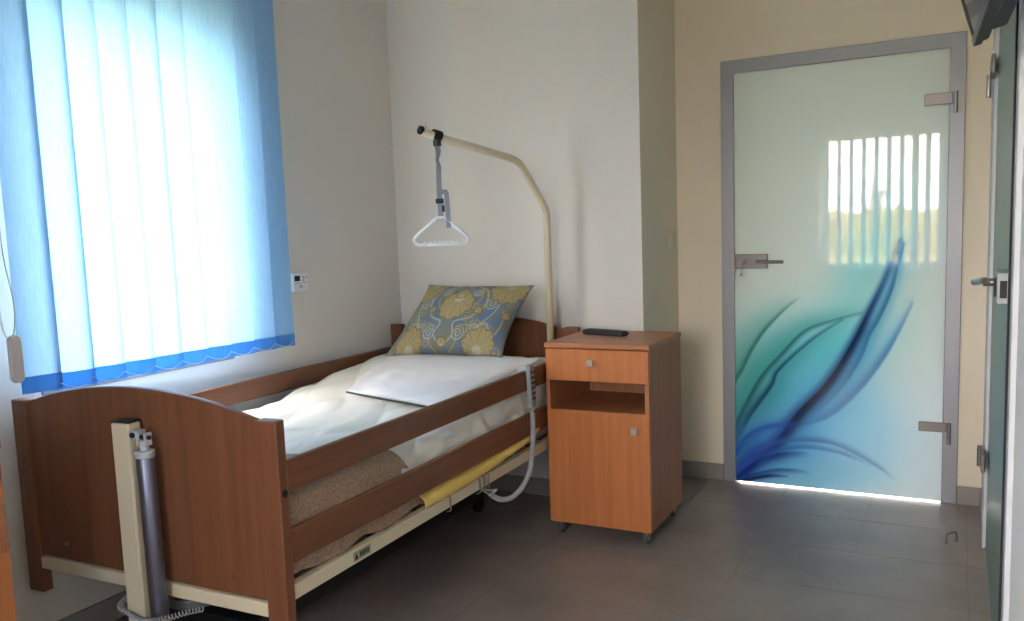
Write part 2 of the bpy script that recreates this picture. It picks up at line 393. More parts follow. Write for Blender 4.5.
def door_colours(U, V):
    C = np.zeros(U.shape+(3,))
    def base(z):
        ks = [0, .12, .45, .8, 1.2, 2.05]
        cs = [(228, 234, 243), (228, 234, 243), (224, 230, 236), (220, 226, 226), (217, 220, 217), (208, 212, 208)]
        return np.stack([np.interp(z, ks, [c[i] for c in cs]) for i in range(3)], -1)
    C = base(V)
    def blob(cx, cy, rx, ry, col, a, rot=0):
        nonlocal C
        c, s_ = math.cos(rot), math.sin(rot); x = (U-cx)*c+(V-cy)*s_; y_ = -(U-cx)*s_+(V-cy)*c
        k = (a*np.exp(-((x/rx)**2+(y_/ry)**2)))[..., None]; C = C*(1-k)+np.array(col)*k
    blob(.62, 1.10, .16, .34, (128, 214, 220), .6, -.35)
    blob(.45, .70, .26, .16, (96, 206, 212), .8, .5)
    blob(.16, .55, .22, .26, (88, 190, 188), .85, -.4)
    blob(.04, .35, .14, .30, (98, 168, 160), .6)
    blob(.42, .42, .26, .26, (84, 186, 236), .85, .7)
    blob(.25, .20, .36, .20, (70, 160, 228), .85)
    blob(.55, .28, .22, .22, (128, 208, 244), .6)
    blob(.03, .12, .16, .18, (40, 84, 180), .85)
    blob(.35, .08, .26, .10, (120, 196, 230), .7)
    U2, V2 = U, V
    def stroke(pts, w, col, a, soft=1., side=0, w2=None):
        """side: soft fade only towards one side, hard edge on the other"""
        nonlocal C
        pp = smooth_path([(x, y_, 0) for x, y_ in pts], 8); pp = [(q.x, q.y) for q in pp]
        d, wid, t = seg_dist(U2, V2, pp, w)
        if side: d2 = d*side; k = np.where(d2 > 0, np.exp(-(d2/(wid*1.6))**2), np.exp(-(d2/(.004+wid*.12))**2))
        else: k = np.exp(-np.abs(d/(wid*soft))**2.6)
        aa = np.interp(t, np.linspace(0, 1, len(a)), a); k = (k*aa)[..., None]
        C = C*(1-k)+np.array(col)*k
    S1 = [[.312, .952], [.249, .901], [.151, .795], [.084, .69], [.034, .584], [-.001, .521], [-.03, .45]]
    S2 = [[.586, .88], [.466, .845], [.333, .789], [.215, .662], [.151, .589], [.103, .516], [.043, .399], [-.003, .297], [-.02, .25]]
    S3 = [[.506, .846], [.366, .743], [.215, .592], [.177, .506], [.068, .339], [.001, .183], [-.02, .12]]
    A = [[.75, 1.22], [.72, 1.132], [.673, 1.007], [.616, .878], [.569, .77], [.493, .623], [.416, .507], [.304, .38], [.186, .211], [.092, .143], [.001, .03], [-.02, .01]]
    B = [[.77, 1.2], [.748, 1.119], [.722, .995], [.675, .868], [.626, .771], [.598, .685], [.547, .584], [.473, .475], [.363, .359]]
    Cc = [[.807, .924], [.753, .795], [.688, .664], [.589, .516], [.473, .392], [.361, .334], [.186, .301], [.057, .239], [.001, .14]]
    stroke(S1, [.02, .05, .06, .05], (112, 176, 172), [0, .6, .8, .8], side=-1)
    stroke(S1, [.004, .008, .012, .012], (58, 116, 118), [.1, .8, .95, .95], side=-1)
    stroke(S2, [.02, .05, .05, .04], (70, 158, 160), [.2, .7, .8, .8], side=-1)
    stroke(S2, [.006, .012, .016, .018], (44, 104, 110), [.3, .8, .9, .9], side=1)
    stroke(S3, [.02, .04, .05, .03], (60, 150, 168), [.2, .6, .7, .8], side=1)
    stroke(S3, [.006, .010, .018, .016], (26, 74, 104), [.3, .8, .95, .95], side=-1)
    stroke(Cc, [.02, .035, .05, .05, .05, .03], (100, 168, 220), [.2, .4, .55, .6, .7], side=-1)
    stroke(Cc, [.006, .014, .022, .022, .02, .02], (62, 118, 178), [.3, .7, .7, .6, .7, .9], side=-1)
    stroke(B, [.02, .03, .035, .035, .03], (104, 184, 214), [.3, .5, .6, .6, .2])
    stroke(B, [.006, .010, .016, .016, .01], (40, 96, 140), [.5, .8, .8, .7, .2], side=-1)
    stroke([(x+.012, z) for x, z in A[:5]], [.006, .010, .012, .012], (70, 150, 172), [.3, .7, .7, .6])
    stroke(A, [.03, .035, .045, .055, .06, .05, .04], (74, 146, 210), [.15, .5, .7, .8, .8, .8], side=1)
    stroke(A, [.010, .016, .024, .030, .036, .040, .030], (44, 92, 150), [.25, .45, .75, .85, .8, .7, .9], 1)
    stroke(A, [.004, .008, .013, .018, .024, .022, .012], (12, 26, 58), [.1, .3, .75, .95, .9, .5, .2], side=1)
    stroke(A[7:], [.03, .035, .035, .02], (52, 84, 190), [.1, .8, .9, .9], 1)
    stroke([[0, .16], [.05, .24], [.14, .30], [.26, .325], [.36, .33]], [.015, .02, .02, .012], (46, 96, 190), [.9, .8, .6, .1], side=-1)
    stroke([[-.02, .0], [0, .024], [.127, .131], [.244, .173], [.34, .181]], [.02, .022, .02, .012], (24, 50, 124), [1, .9, .8, .2], side=-1)
    stroke([[.12, .17], [.21, .221], [.349, .243], [.474, .235], [.592, .186], [.679, .135], [.74, .09]], [.01, .012, .014, .012, .01, .006], (54, 108, 174), [.3, .7, .75, .6, .5, .1], side=1)
    stroke([[.12, .10], [.171, .151], [.244, .188], [.349, .207], [.474, .198], [.57, .172], [.646, .145]], [.01, .012, .012, .010, .006], (48, 100, 168), [.4, .7, .6, .5, .1], side=1)
    stroke([[0, .005], [.056, .035], [.186, .080], [.292, .090], [.36, .085]], [.01, .012, .012, .008], (32, 70, 150), [.9, .8, .6, .1], side=-1)
    stroke([[.03, .0], [.066, .017], [.164, .046], [.252, .052]], [.008, .010, .010, .006], (18, 36, 82), [.9, .9, .8, .3])
    C = np.clip(C, 0, 255)/255
    return np.where(C <= .04045, C/12.92, ((C+.055)/1.055)**2.4)

def printed_panel(name, parent, x0, y0, w, z0, h, th, colours, m):
    zs = np.concatenate([np.linspace(0, 1.28, 330), np.linspace(1.28, h, 40)[1:]]); xs = np.linspace(0, w, 240)
    nx, nz = len(xs), len(zs)
    X, Z = np.meshgrid(xs, zs)
    co = np.stack([X+x0, np.full(X.shape, y0), Z+z0], -1).reshape(-1, 3)
    idx = np.arange(nx*nz).reshape(nz, nx)
    F = np.stack([idx[:-1, :-1], idx[:-1, 1:], idx[1:, 1:], idx[1:, :-1]], -1).reshape(-1, 4)
    c8 = np.array([[x0+a, y0+th, z0+b_] for a, b_ in ((0, 0), (w, 0), (w, h), (0, h))]); k = nx*nz
    co = np.vstack([co, c8])
    e = [idx[0, 0], idx[0, -1], idx[-1, -1], idx[-1, 0]]
    bot = [int(v) for v in idx[0, :]]; top = [int(v) for v in idx[-1, :]]; lef = [int(v) for v in idx[:, 0]]; rig = [int(v) for v in idx[:, -1]]
    faces = [tuple(int(q) for q in f) for f in F]
    faces += [(k+3, k+2, k+1, k)[::1], tuple(bot[::-1]+[k, k+1]), tuple(top+[k+2, k+3]), tuple(lef+[k+3, k]), tuple(rig[::-1]+[k+1, k+2])]
    me = bpy.data.meshes.new(name); me.from_pydata(co.tolist(), [], faces); me.materials.append(m)
    at = me.attributes.new('print', 'FLOAT_COLOR', 'POINT')
    col = np.ones((len(co), 4), 'f'); col[:nx*nz, :3] = colours(X, Z+z0).reshape(-1, 3); col[nx*nz:, :3] = (.55, .7, .66)
    at.data.foreach_set('color', col.ravel())
    o = bpy.data.objects.new(name, me); return link(o, parent)

d1 = empty('door_1', ((DX0+DX1)/2, YD, 0)); d1['kind'] = 'structure'; d1['label'] = 'frosted glass door printed with blue and teal swooshes'
ox = (DX0+DX1)/2
def L(x): return x-ox
GAP = .005
b = BM(); y0, y1 = -.012, .10
prism(b, [(L(DX0-FO), 0), (L(DX0), 0), (L(DX0), DH), (L(DX1), DH), (L(DX1), 0), (L(DX1+FO), 0), (L(DX1+FO), DH+FO), (L(DX0-FO), DH+FO)], 'Y', y0, y1)
fr = obj('door_frame', b, M['frame'], d1, bevel=.003)
b = BM()
prism(b, [(L(DX0), 0), (L(DX0)+.006, 0), (L(DX0)+.006, DH-.006), (L(DX1)-.006, DH-.006), (L(DX1)-.006, 0), (L(DX1), 0), (L(DX1), DH), (L(DX0), DH)], 'Y', .012, .05)
obj('rubber_seal', b, M['rubber'], fr)
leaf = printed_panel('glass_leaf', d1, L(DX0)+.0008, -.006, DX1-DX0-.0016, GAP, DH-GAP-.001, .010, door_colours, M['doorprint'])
# lock case, lever and key
b = BM(); box(b, L(1.655), L(1.811), -.034, -.0065, 1.097, 1.168); lk = obj('lock_plate', b, M['satin'], d1, bevel=.003)
b = BM(); cyl(b, (L(1.775), -.05, 1.133), .010, .035, 'Y'); tube(b, [(L(1.765), -.068, 1.133), (L(1.80), -.072, 1.131), (L(1.895), -.072, 1.129)], .0085, 12)
obj('lever_handle', b, M['steel'], lk, smooth=False, bevel=.001)
b = BM(); cyl(b, (L(1.70), -.039, 1.133), .012, .012, 'Y'); obj('lock_cylinder', b, M['chrome'], lk)
b = BM(); box(b, L(1.695), L(1.712), -.052, -.045, 1.127, 1.139); tube(b, [(L(1.694), -.05, 1.13), (L(1.688), -.05, 1.10), (L(1.688), -.05, 1.075)], .0018, 6); cyl(b, (L(1.688), -.05, 1.068), .008, .003, 'Y', 16)
obj('key', b, M['chrome'], lk)
b = BM(); box(b, L(1.632), L(1.652), -.026, -.0125, 1.06, 1.20); obj('strike_plate', b, M['steel'], fr, bevel=.002)
for z0_, z1_, kz0, kz1 in ((1.808, 1.858, 1.768, 1.860), (.335, .378, .280, .382)):
    b = BM(); box(b, L(2.490), L(2.603), -.026, -.0065, z0_, z1_); h = obj('hinge_plate', b, M['satin'], d1, bevel=.003)
    b = BM(); cyl(b, (L(2.615), -.030, (kz0+kz1)/2), .0085, kz1-kz0, 'Z', 20); obj('hinge_pin', b, M['steel'], h, bevel=.002)

# ------------------------------------------------------------------ green glass door in the right wall
d2 = empty('door_2', (XR, 3.17, 0)); d2['kind'] = 'structure'; d2['label'] = 'green tinted glass door in the right wall'
def Y(y): return y-3.17
b = BM()
prism(b, [(Y(3.99), 0), (Y(3.74), 0), (Y(3.74), 2.07), (Y(2.40), 2.07), (Y(2.40), 0), (Y(2.20), 0), (Y(2.20), 2.13), (Y(3.99), 2.13)], 'X', -.012, .10)
fr2 = obj('door_frame', b, M['lframe'], d2, bevel=.003)
b = BM(); box(b, -.016, -.0125, Y(2.27), Y(2.31), 0, 2.12); obj('rubber_seal', b, M['rubber'], fr2)
b = BM(); box(b, .0, .010, Y(2.4005), Y(3.7395), .0065, 2.0695); obj('glass_leaf', b, M['greenglass'], d2)
b = BM(); box(b, -.006, .04, Y(2.401), Y(3.739), 0, .006); obj('threshold', b, M['frame'], d2)
b = BM(); box(b, -.030, -.0005, Y(2.52), Y(2.72), 1.085, 1.165); lk2 = obj('lock_plate', b, M['lgrey'], d2, bevel=.003); lk2['label'] = 'pale steel lock case'
b = BM(); cyl(b, (-.044, Y(2.66), 1.132), .011, .03, 'X'); tube(b, [(-.052, Y(2.645), 1.136), (-.058, Y(2.665), 1.136), (-.062, Y(2.70), 1.133), (-.077, Y(2.82), 1.122)], .010, 14)
obj('lever_handle', b, M['steel'], lk2)
b = BM(); box(b, -.036, -.0305, Y(2.56), Y(2.60), 1.10, 1.15); box(b, -.024, -.008, Y(2.517), Y(2.5198), 1.10, 1.145); obj('lock_cylinder', b, M['black'], lk2, bevel=.002)
for z in (1.86, .375):
    b = BM(); box(b, -.026, -.0125, Y(3.62), Y(3.77), z-.035, z+.035); h = obj('hinge_plate', b, M['satin'], d2, bevel=.003)
    b = BM(); cyl(b, (-.028, Y(3.785), z-(.06 if z > 1 else .01)), .009, .085, 'Z', 20); obj('hinge_pin', b, M['steel'], h, bevel=.002)

# ------------------------------------------------------------------ small wall fittings
t = empty('thermostat', (0, 2.94, 1.13), label='small white thermostat with a dark display on the wall beside the blind', cat='thermostat')
bx('housing', (0, .03, -.052, .052, -.040, .040), M['white'], t, bevel=.004)
bx('display', (.0295, .0315, -.042, -.008, .006, .030), M['black'], t)
b = BM()
for y_, z_ in ((.016, .022), (.036, .022), (.016, .008)): box(b, .0295, .0318, y_-.004, y_+.004, z_-.004, z_+.004)
obj('button', b, M['grey'], t)
bx('seam', (.0295, .0305, -.045, .048, -.004, -.002), M['grey'], t)
bx('dial', (.0295, .033, -.012, .006, -.026, -.012), M['lgrey'], t, bevel=.002)
t = empty('light_switch', (XS, 4.20, 1.25), label='white rocker light switch on the wall return left of the printed door', cat='switch')
bx('switch_plate', (0, .009, -.040, .040, -.040, .040), M['switch'], t, bevel=.003)
bx('rocker', (.009, .014, -.027, .027, -.027, .027), M['switch'], t, bevel=.002)
t = empty('floor_door_stop', (2.635, 3.77, 0), label='small metal loop door stop on the floor tiles near the right door', cat='door stop')
b = BM(); tube(b, smooth_path([(-.018, -.02, .001), (-.018, -.02, .030), (-.010, -.012, .040), (.010, .012, .040), (.018, .02, .030), (.018, .02, .001)], 5), .004, 8)
obj('loop', b, M['steel'], t, smooth=True)
b = BM(); cyl(b, (-.018, -.02, .002), .009, .004); obj('foot', b, M['steel'], t); b = BM(); cyl(b, (.018, .02, .002), .009, .004); obj('foot', b, M['steel'], t)

# ------------------------------------------------------------------ television
tv = empty('wall_television', (2.659, 2.167, 1.68), label='flat black television tilted down on a wall bracket above the right door', cat='television')
tv.rotation_euler = (0, 0, math.radians(2.2))
ti = math.radians(15.6); up = Vector((-math.sin(ti), 0, math.cos(ti))); nr = Vector((math.cos(ti), 0, math.sin(ti)))
def tvp(a, h_, d): return Vector((0, -a, 0))+up*h_+nr*d
def tvbox(bm, a0, a1, h0, h1, d0, d1):
    vs = [bm.verts.new(tvp(a, h_, d)) for a in (a0, a1) for h_ in (h0, h1) for d in (d0, d1)]
    for f in ((0, 1, 3, 2), (4, 6, 7, 5), (0, 4, 5, 1), (2, 3, 7, 6), (0, 2, 6, 4), (1, 5, 7, 3)): bm.faces.new([vs[i] for i in f])
W_, H_ = .68, .41
b = BM(); tvbox(b, .012, W_-.012, .012, H_-.012, .0, .004); obj('screen', b, M['screen'], tv)
b = BM()
for q in ((0, W_, 0, .014), (0, W_, H_-.014, H_), (0, .008, .014, H_-.014), (W_-.014, W_, .014, H_-.014)): tvbox(b, q[0], q[1], q[2], q[3], -.003, .012)
obj('bezel', b, M['black'], tv, bevel=.001)
b = BM(); tvbox(b, .006, W_-.006, .0, .014, -.006, -.0032); obj('lower_trim', b, M['tvgrey'], tv)
b = BM(); tvbox(b, .004, W_-.004, .004, H_-.004, .005, .028); tvbox(b, .05, W_-.06, .012, H_-.1, .028, .062); obj('back_cover', b, M['black'], tv, bevel=.006)
b = BM(); tvbox(b, .24, .44, .06, .28, .062, .070)
box(b, .066, .092, -.42, -.26, .03, .20)
obj('wall_bracket', b, M['dark'], tv, bevel=.003)

# ------------------------------------------------------------------ bedside cabinets
def cabinet(name, loc, rz, label, group):
    t = empty(name, loc, rz, label=label, cat='cabinet', group=group)
    w, d, z0, z1 = .457, .4626, .063, .8465; s = .018
    b = BM()
    box(b, 0, s, .018, d, z0, z1-.022); box(b, w-s, w, .018, d, z0, z1-.022)
    box(b, s, w-s, d-.012, d, z0, z1-.022); box(b, s, w-s, .0, d-.012, .543, .559)
    box(b, s, w-s, .018, d-.012, z0, z0+s); box(b, s, w-s, .018, d-.012, .684, .700)
    box(b, 0, s, .0, .018, .562, .683); box(b, w-s, w, .0, .018, .562, .683)
    obj('carcass', b, M['cdark'], t, bevel=.001)
    bx('cabinet_top', (-.004, w+.004, -.004, d+.002, z1-.022, z1), M['ctop'], t, bevel=.004)
    dr = bx('drawer', (.001, w-.001, -.0005, .0175, .686, z1-.026), M['cz'], t, bevel=.002)
    bx('knob', (.209-.013, .209+.013, -.024, -.0005, .766-.013, .766+.013), M['knob'], dr, bevel=.004)
    dd = bx('door', (.001, w-.001, -.0005, .0175, z0, .561), M['cz'], t, bevel=.002)
    bx('knob', (.396-.013, .396+.013, -.024, -.0005, .490-.015, .490+.015), M['knob'], dd, bevel=.004)
    for cx, cy in ((.035, .04), (w-.035, .04), (.035, d-.04), (w-.035, d-.04)):
        b = BM(); cyl(b, (cx, cy, .054), .014, .016); box(b, cx-.014, cx-.0112, cy-.006, cy+.014, .022, .058); box(b, cx+.0112, cx+.014, cy-.006, cy+.014, .022, .058); box(b, cx-.014, cx+.014, cy-.012, cy+.022, .054, .058)
        c = obj('caster', b, M['steel'], t)
        b = BM(); cyl(b, (cx, cy+.004, .026), .026, .018, 'X', 24); obj('wheel', b, M['wheel'], c, bevel=.003)
        b = BM(); cyl(b, (cx, cy+.004, .026), .013, .020, 'X', 20); obj('wheel_hub', b, M['lgrey'], c, bevel=.001)
    return t
cab = cabinet('bedside_cabinet', (1.0853, 3.2438, 0), math.radians(.4), 'wooden bedside cabinet on casters standing between the bed head and the printed glass door', None)
cab2 = copy_tree(cab); cab2.location = (.525, .780, 0); cab2.rotation_euler = (0, 0, PI/2)
cab2['label'] = 'wooden cabinet mostly cut off at the left edge of the picture'
r = empty('remote_control', (1.247, 3.535, .8468), math.radians(-16), label='black remote control lying on the bedside cabinet top', cat='remote control')
b = BM(); prism(b, [(-.108, .0), (-.116, .012), (-.10, .024), (.10, .022), (.116, .012), (.106, 0)], 'Y', -.024, .024); obj('remote_body', b, M['black'], r, bevel=.004)
b = BM()
for i in range(9):
    for j in range(3): box(b, -.085+i*.019, -.075+i*.019, -.016+j*.012, -.009+j*.012, .022, .0245)
obj('buttons', b, M['dark'], r)['kind'] = 'stuff'

# ------------------------------------------------------------------ bed
BR = math.radians(1.3564)
BO = Vector((1.1156, 1.5826, 0))
def bw(p):
    c, s_ = math.cos(BR), math.sin(BR); return Vector((BO.x+p[0]*c-p[1]*s_, BO.y+p[0]*s_+p[1]*c, p[2]))
bed = empty('care_bed', BO, BR, label='beech wood care bed with side rails and arched headboard and footboard', cat='bed')
BW = 1.0528; HY = 2.063
def arch(x):
    u = (x+BW/2)/(BW/2-.068); return .921-.066*abs(u)**2.0
def end_board(name, y0, lift):
    b = BM()
    xs = [-BW+.062+(BW-.124)*k/40 for k in range(41)]
    prism(b, [(x, arch(x)+lift) for x in xs]+[(-.062, .372), (-BW+.062, .372)], 'Y', y0, y0+.022)
    o = obj(name, b, M['wz'], bed, bevel=.005)
    b = BM(); tube(b, [(x, y0+.011, arch(x)+lift-.001) for x in xs], .01, 8, flat=(.0125, .003)); obj('edge_band', b, M['wedge'], o, smooth=True)
    return o
fb = end_board('footboard', .008, 0); hb = end_board('headboard', HY+.006, -.004)
for x0 in (-BW, -.068):
    bx('post', (x0, x0+.068, 0, .034, .2514, .8607), M['wz'], bed, bevel=.004)
    bx('post', (x0, x0+.068, HY, HY+.034, .2514, .8647), M['wz'], bed, bevel=.004)
for x0 in (-BW+.002, -.022):
    for z0, z1 in ((.473, .566), (.667, .751)):
        bx('side_rail', (x0, x0+.020, .0345, HY-.0005, z0, z1), M['wy'], bed, bevel=.005)
for x0 in (-BW+.004, -.034):
    bx('frame_beam', (x0, x0+.030, .0345, HY-.0005, .375, .416), M['steelcream'], bed, bevel=.003)
bx('frame_crossbar', (-BW+.069, -.069, .0, .034, .331, .3693), M['steelcream'], bed, bevel=.003)
bx('frame_crossbar', (-BW+.069, -.069, HY, HY+.034, .331, .3693), M['steelcream'], bed, bevel=.003)
b = BM()
for k in range(16): box(b, -BW+.035, -.035, .10+k*.125, .16+k*.125, .40, .414)
obj('slatted_base', b, M['wx'], bed)
b = BM(); cyl(b, (.0003, .018, .669), .010, .003, 'X', 20); obj('bolt_hole', b, M['black'], bed)
b = BM(); cyl(b, (-.191, .006, .424), .005, .006, 'Y', 12); obj('screw', b, M['steel'], fb)
b = BM(); cyl(b, (-.861, .006, .424), .005, .006, 'Y', 12); obj('screw', b, M['steel'], fb)
st = bx('type_plate', (-.0035, -.0025, .289, .374, .383, .412), M['sticker'], bed)
b = BM()
for k in range(6): box(b, -.0026, -.0018, .318+k*.008, .323+k*.008, .390, .406)
prism(b, [(.293, .388), (.311, .388), (.302, .407)], 'X', -.0026, -.0018)
obj('printed_marks', b, M['dark'], st)
for y0 in (.835, 1.05, 1.085, 1.12):
    b = BM(); tube(b, smooth_path([(-.010, y0, .419), (.002, y0, .417), (.003, y0, .39), (.003, y0, .368), (-.012, y0-.004, .362)], 4), .0028, 6)
    obj('wire_clip', b, M['steel'], bed, smooth=True)
b = BM(); tube(b, smooth_path([(-.02, 1.09, .37), (0, 1.13, .352), (.01, 1.17, .345), (0, 1.12, .335), (-.02, 1.20, .330)], 6), .003, 6); obj('loose_tie', b, M['lgrey'], bed, smooth=True)
# lifting column on the footboard
col = bx('lifting_column', (-.554, -.484, -.045, -.0005, .20, .832), M['steelcream'], bed, bevel=.006)
bx('column_cap', (-.553, -.485, -.044, -.001, .832, .838), M['black'], col, bevel=.002)
b = BM(); tube(b, [(-.434, -.038, .742), (-.428, -.038, .20)], .0245, 32); cy = obj('drive_tube', b, M['alu'], bed, smooth=False, bevel=.002)
for f in cy.data.polygons: f.use_smooth = len(f.vertices) == 4
b = BM(); cyl(b, (-.434, -.038, .752), .0265, .020, 'Z', 28); obj('tube_collar', b, M['lgrey'], cy, bevel=.003)
b = BM(); box(b, -.450, -.445, -.050, -.024, .775, .815); box(b, -.422, -.417, -.050, -.024, .775, .812); box(b, -.4835, -.450, -.044, -.014, .790, .815); cyl(b, (-.434, -.038, .775), .012, .03, 'Z', 16)
obj('tube_bracket', b, M['lgrey'], bed, bevel=.003)
b = BM(); cyl(b, (-.434, -.038, .798), .006, .050, 'X', 14); cyl(b, (-.468, -.047, .802), .008, .008, 'Y', 14); obj('bracket_bolt', b, M['dark'], bed, bevel=.002)
b = BM(); path = smooth_path([(-.575, -.02, .315), (-.565, -.058, .302), (-.51, -.064, .290), (-.44, -.078, .292), (-.375, -.060, .302), (-.33, -.03, .314), (-.29, -.012, .322)], 30)
def coil(path, R_, pitch, r, spt=10):
    L_ = [0]
    for i in range(1, len(path)): L_.append(L_[-1]+(path[i]-path[i-1]).length)
    n = int(L_[-1]/pitch*spt); out = []; j = 0; upv = Vector((0, 0, 1))
    for k in range(n+1):
        s_ = L_[-1]*k/n
        while j < len(path)-2 and L_[j+1] < s_: j += 1
        f = (s_-L_[j])/max(1e-9, L_[j+1]-L_[j]); p = path[j].lerp(path[j+1], f); t_ = (path[j+1]-path[j]).normalized()
        a_ = t_.cross(Vector((.3, .1, 1)) if abs(t_.z) < .8 else Vector((1, .2, 0))).normalized(); b_ = t_.cross(a_)
        ph = 2*PI*k/spt; out.append(p+a_*R_*math.cos(ph)+b_*R_*math.sin(ph))
    return out
tube(b, coil(path, .0065, .0095, .003, 9), .0021, 5); obj('coiled_cable', b, M['grey'], bed, smooth=True)
# dark base under the bed: floor rails, scissor arms, casters, motor
b = BM()
for x0 in (-.80, -.46): box(b, x0, x0+.05, .30, 1.85, .075, .125)
for y0 in (.30, .95, 1.80): box(b, -.75, -.46, y0, y0+.05, .08, .12)
for x0 in (-.79, -.45):
    tube(b, [(x0+.015, .45, .12), (x0+.015, 1.65, .385)], .02, 8); tube(b, [(x0+.015, 1.65, .12), (x0+.015, .45, .385)], .02, 8)
box(b, -.80, -.40, .40, .46, .365, .40); box(b, -.80, -.40, 1.62, 1.68, .365, .40)
obj('scissor_base', b, M['dark'], bed)
bx('motor_housing', (-.72, -.42, 1.0, 1.40, .14, .30), M['dark'], bed, bevel=.02)
b = BM(); cyl(b, (-.46, .12, .285), .085, .030, 'Z', 36); cyl(b, (-.46, .12, .335), .025, .074, 'Z', 20); obj('round_cover', b, M['tvgrey'], bed, bevel=.006)
for cx, cy in ((-.775, .33), (-.435, .33), (-.775, 1.82), (-.435, 1.82)):
    b = BM(); cyl(b, (cx, cy, .0375), .0375, .026, 'X', 24); cyl(b, (cx, cy, .07), .012, .012, 'Z', 12); box(b, cx-.018, cx-.014, cy-.02, cy+.02, .03, .076); box(b, cx+.014, cx+.018, cy-.02, cy+.02, .03, .076)
    obj('base_caster', b, M['rubber'], bed, bevel=.002)

# ------------------------------------------------------------------ bedding (in bed coordinates, each one a thing)
def sstep(a, b_, x): t_ = max(0, min(1, (x-a)/(b_-a))); return t_*t_*(3-2*t_)
def topz(y): return .638+.088*sstep(.85, 1.78, y)
def bedthing(name, bm, m, smooth=True, **k):
    o = obj(name, bm, m, None, smooth=smooth); o.location = BO; o.rotation_euler = (0, 0, BR); tag(o, **k); return o
def section(s, xl, xr, zt, zbL, zbR, R_=.055):
    """walk over the bed: s 0..1 from the left hem over the top to the right hem"""
    a = zt-R_-zbL; b_ = R_*PI/2; c = (xr-xl)-2*R_; e = zt-R_-zbR; tot = a+2*b_+c+e; q = s*tot
    if q < a: return (xl, zbL+q, -1, 0)
    q -= a
    if q < b_: t_ = q/R_; return (xl+R_-R_*math.cos(t_), zt-R_+R_*math.sin(t_), -math.cos(t_), math.sin(t_))
    q -= b_
    if q < c: return (xl+R_+q, zt, 0, 1)
    q -= c
    if q < b_: t_ = q/R_; return (xr-R_+R_*math.sin(t_), zt-R_+R_*math.cos(t_), math.sin(t_), math.cos(t_))
    q -= b_; return (xr, zt-R_-q, 1, 0)
# mattress
b = BM()
def mf(u, v):
    y = .055+1.92*v; x, z, nx, nz = section(u, -.995, -.055, topz(y)-.022, .4165, .4165, .05); return (x, y, z)
V = grid(b, 60, 60, mf)
for i in (0, 60): b.faces.new([V[k][i] for k in range(61)])
b.faces.new([V[0][k] for k in range(61)]+[V[60][k] for k in range(60, -1, -1)])
bedthing('mattress', b, M['sheet'], label='white sheeted mattress on the care bed frame, mostly under the quilt', cat='mattress')
# quilt
def puff(x, y):
    a = noise.noise((x*3.2, y*2.6, 1.3))*.012+noise.noise((x*8, y*7, 4.1))*.006
    g = abs(math.sin((x*4.2+y*2.4)*PI))**.5*abs(math.sin((x*4.2-y*2.4)*PI))**.5
    return a*1.7+g*.016
def shell(name, fn, nu, nv, th, m, **k):
    b = BM(); grid(b, nu, nv, fn); o = bedthing(name, b, m, **k)
    md = o.modifiers.new('thickness', 'SOLIDIFY'); md.thickness = th; md.offset = 1
    return o
def qf(u, v):
    y = .30+1.69*v
    x, z, nx, nz = section(u, -1.010, -.042, topz(y)-.014, .52, .50, .06)
    p = puff(u*1.4, y)
    if nz < .5: p = noise.noise((y*9, z*14, 2))*.012+noise.noise((y*22+z*12, z*9, 5))*.006
    p = max(p, -.004)+.004
    sx = min(p*nx, .013) if nx > 0 else max(p*nx, -.006)
    return (x+sx, y, z+p*nz)
quilt = shell('quilt', qf, 150, 170, .006, M['quilt'], label='white quilt spread over the mattress with soft puckers', cat='quilt')
# tan blanket across the foot, its hem running diagonally
def bf(u, v):
    s_ = u
    x, z, nx, nz = section(s_, -1.014, -.036, topz(.2)+.004, .55, .425, .055)
    # far edge depends on where across the bed
    far = .325+.10*sstep(-.5, -.15, x)+.12*sstep(-.15, -.05, x)+.20*sstep(.69, .43, z)*(1 if x > -.2 else 0)
    y = .045+(far-.045)*v
    p = noise.noise((x*6+z*5, y*8, 7))*.007+.004+.006*math.sin(PI*min(1, v*1.02))
    sx = nx*p
    if x > -.06: sx = min(max(sx, -.002), .010)
    zz = z+nz*(p+.004)
    if nz < .1 and x > -.2:
        t_ = max(0, min(1, (.60-z)/.17)); zz += .010*math.sin(y*22)*t_; sx += .004*math.sin(y*40+z*20)*t_
    return (x+sx, y, zz)
bk = shell('blanket', bf, 130, 70, .006, M['blanket'], label='tan waffle weave blanket folded over the foot end of the bed', cat='blanket')
me = bk.data; uvl = me.uv_layers.new(name='UVMap')
for l in me.loops:
    c = me.vertices[l.vertex_index].co; uvl.data[l.index].uv = (c.y, c.x-c.z if c.x > -.1 else c.x)
# yellow sheet hanging between mattress and frame on the near side
def yf(u, v):
    y = .68+.92*u
    zb = np.interp(y, [.60, .72, 1.05, 1.5, 1.65], [.421, .420, .420, .452, .492]); zt = .56
    z = zb+(zt-zb)*v
    w = (math.sin(y*33+v*2)+.6*math.sin(y*57+1-v*3))*.0035*(1-v)
    return (-.0005+w*.6-.030*sstep(.15, .42, v), y, z)
shell('yellow_sheet', yf, 120, 14, .002, M['yellow'], label='yellow sheet hanging out below the lower side rail toward the bed head', cat='sheet')

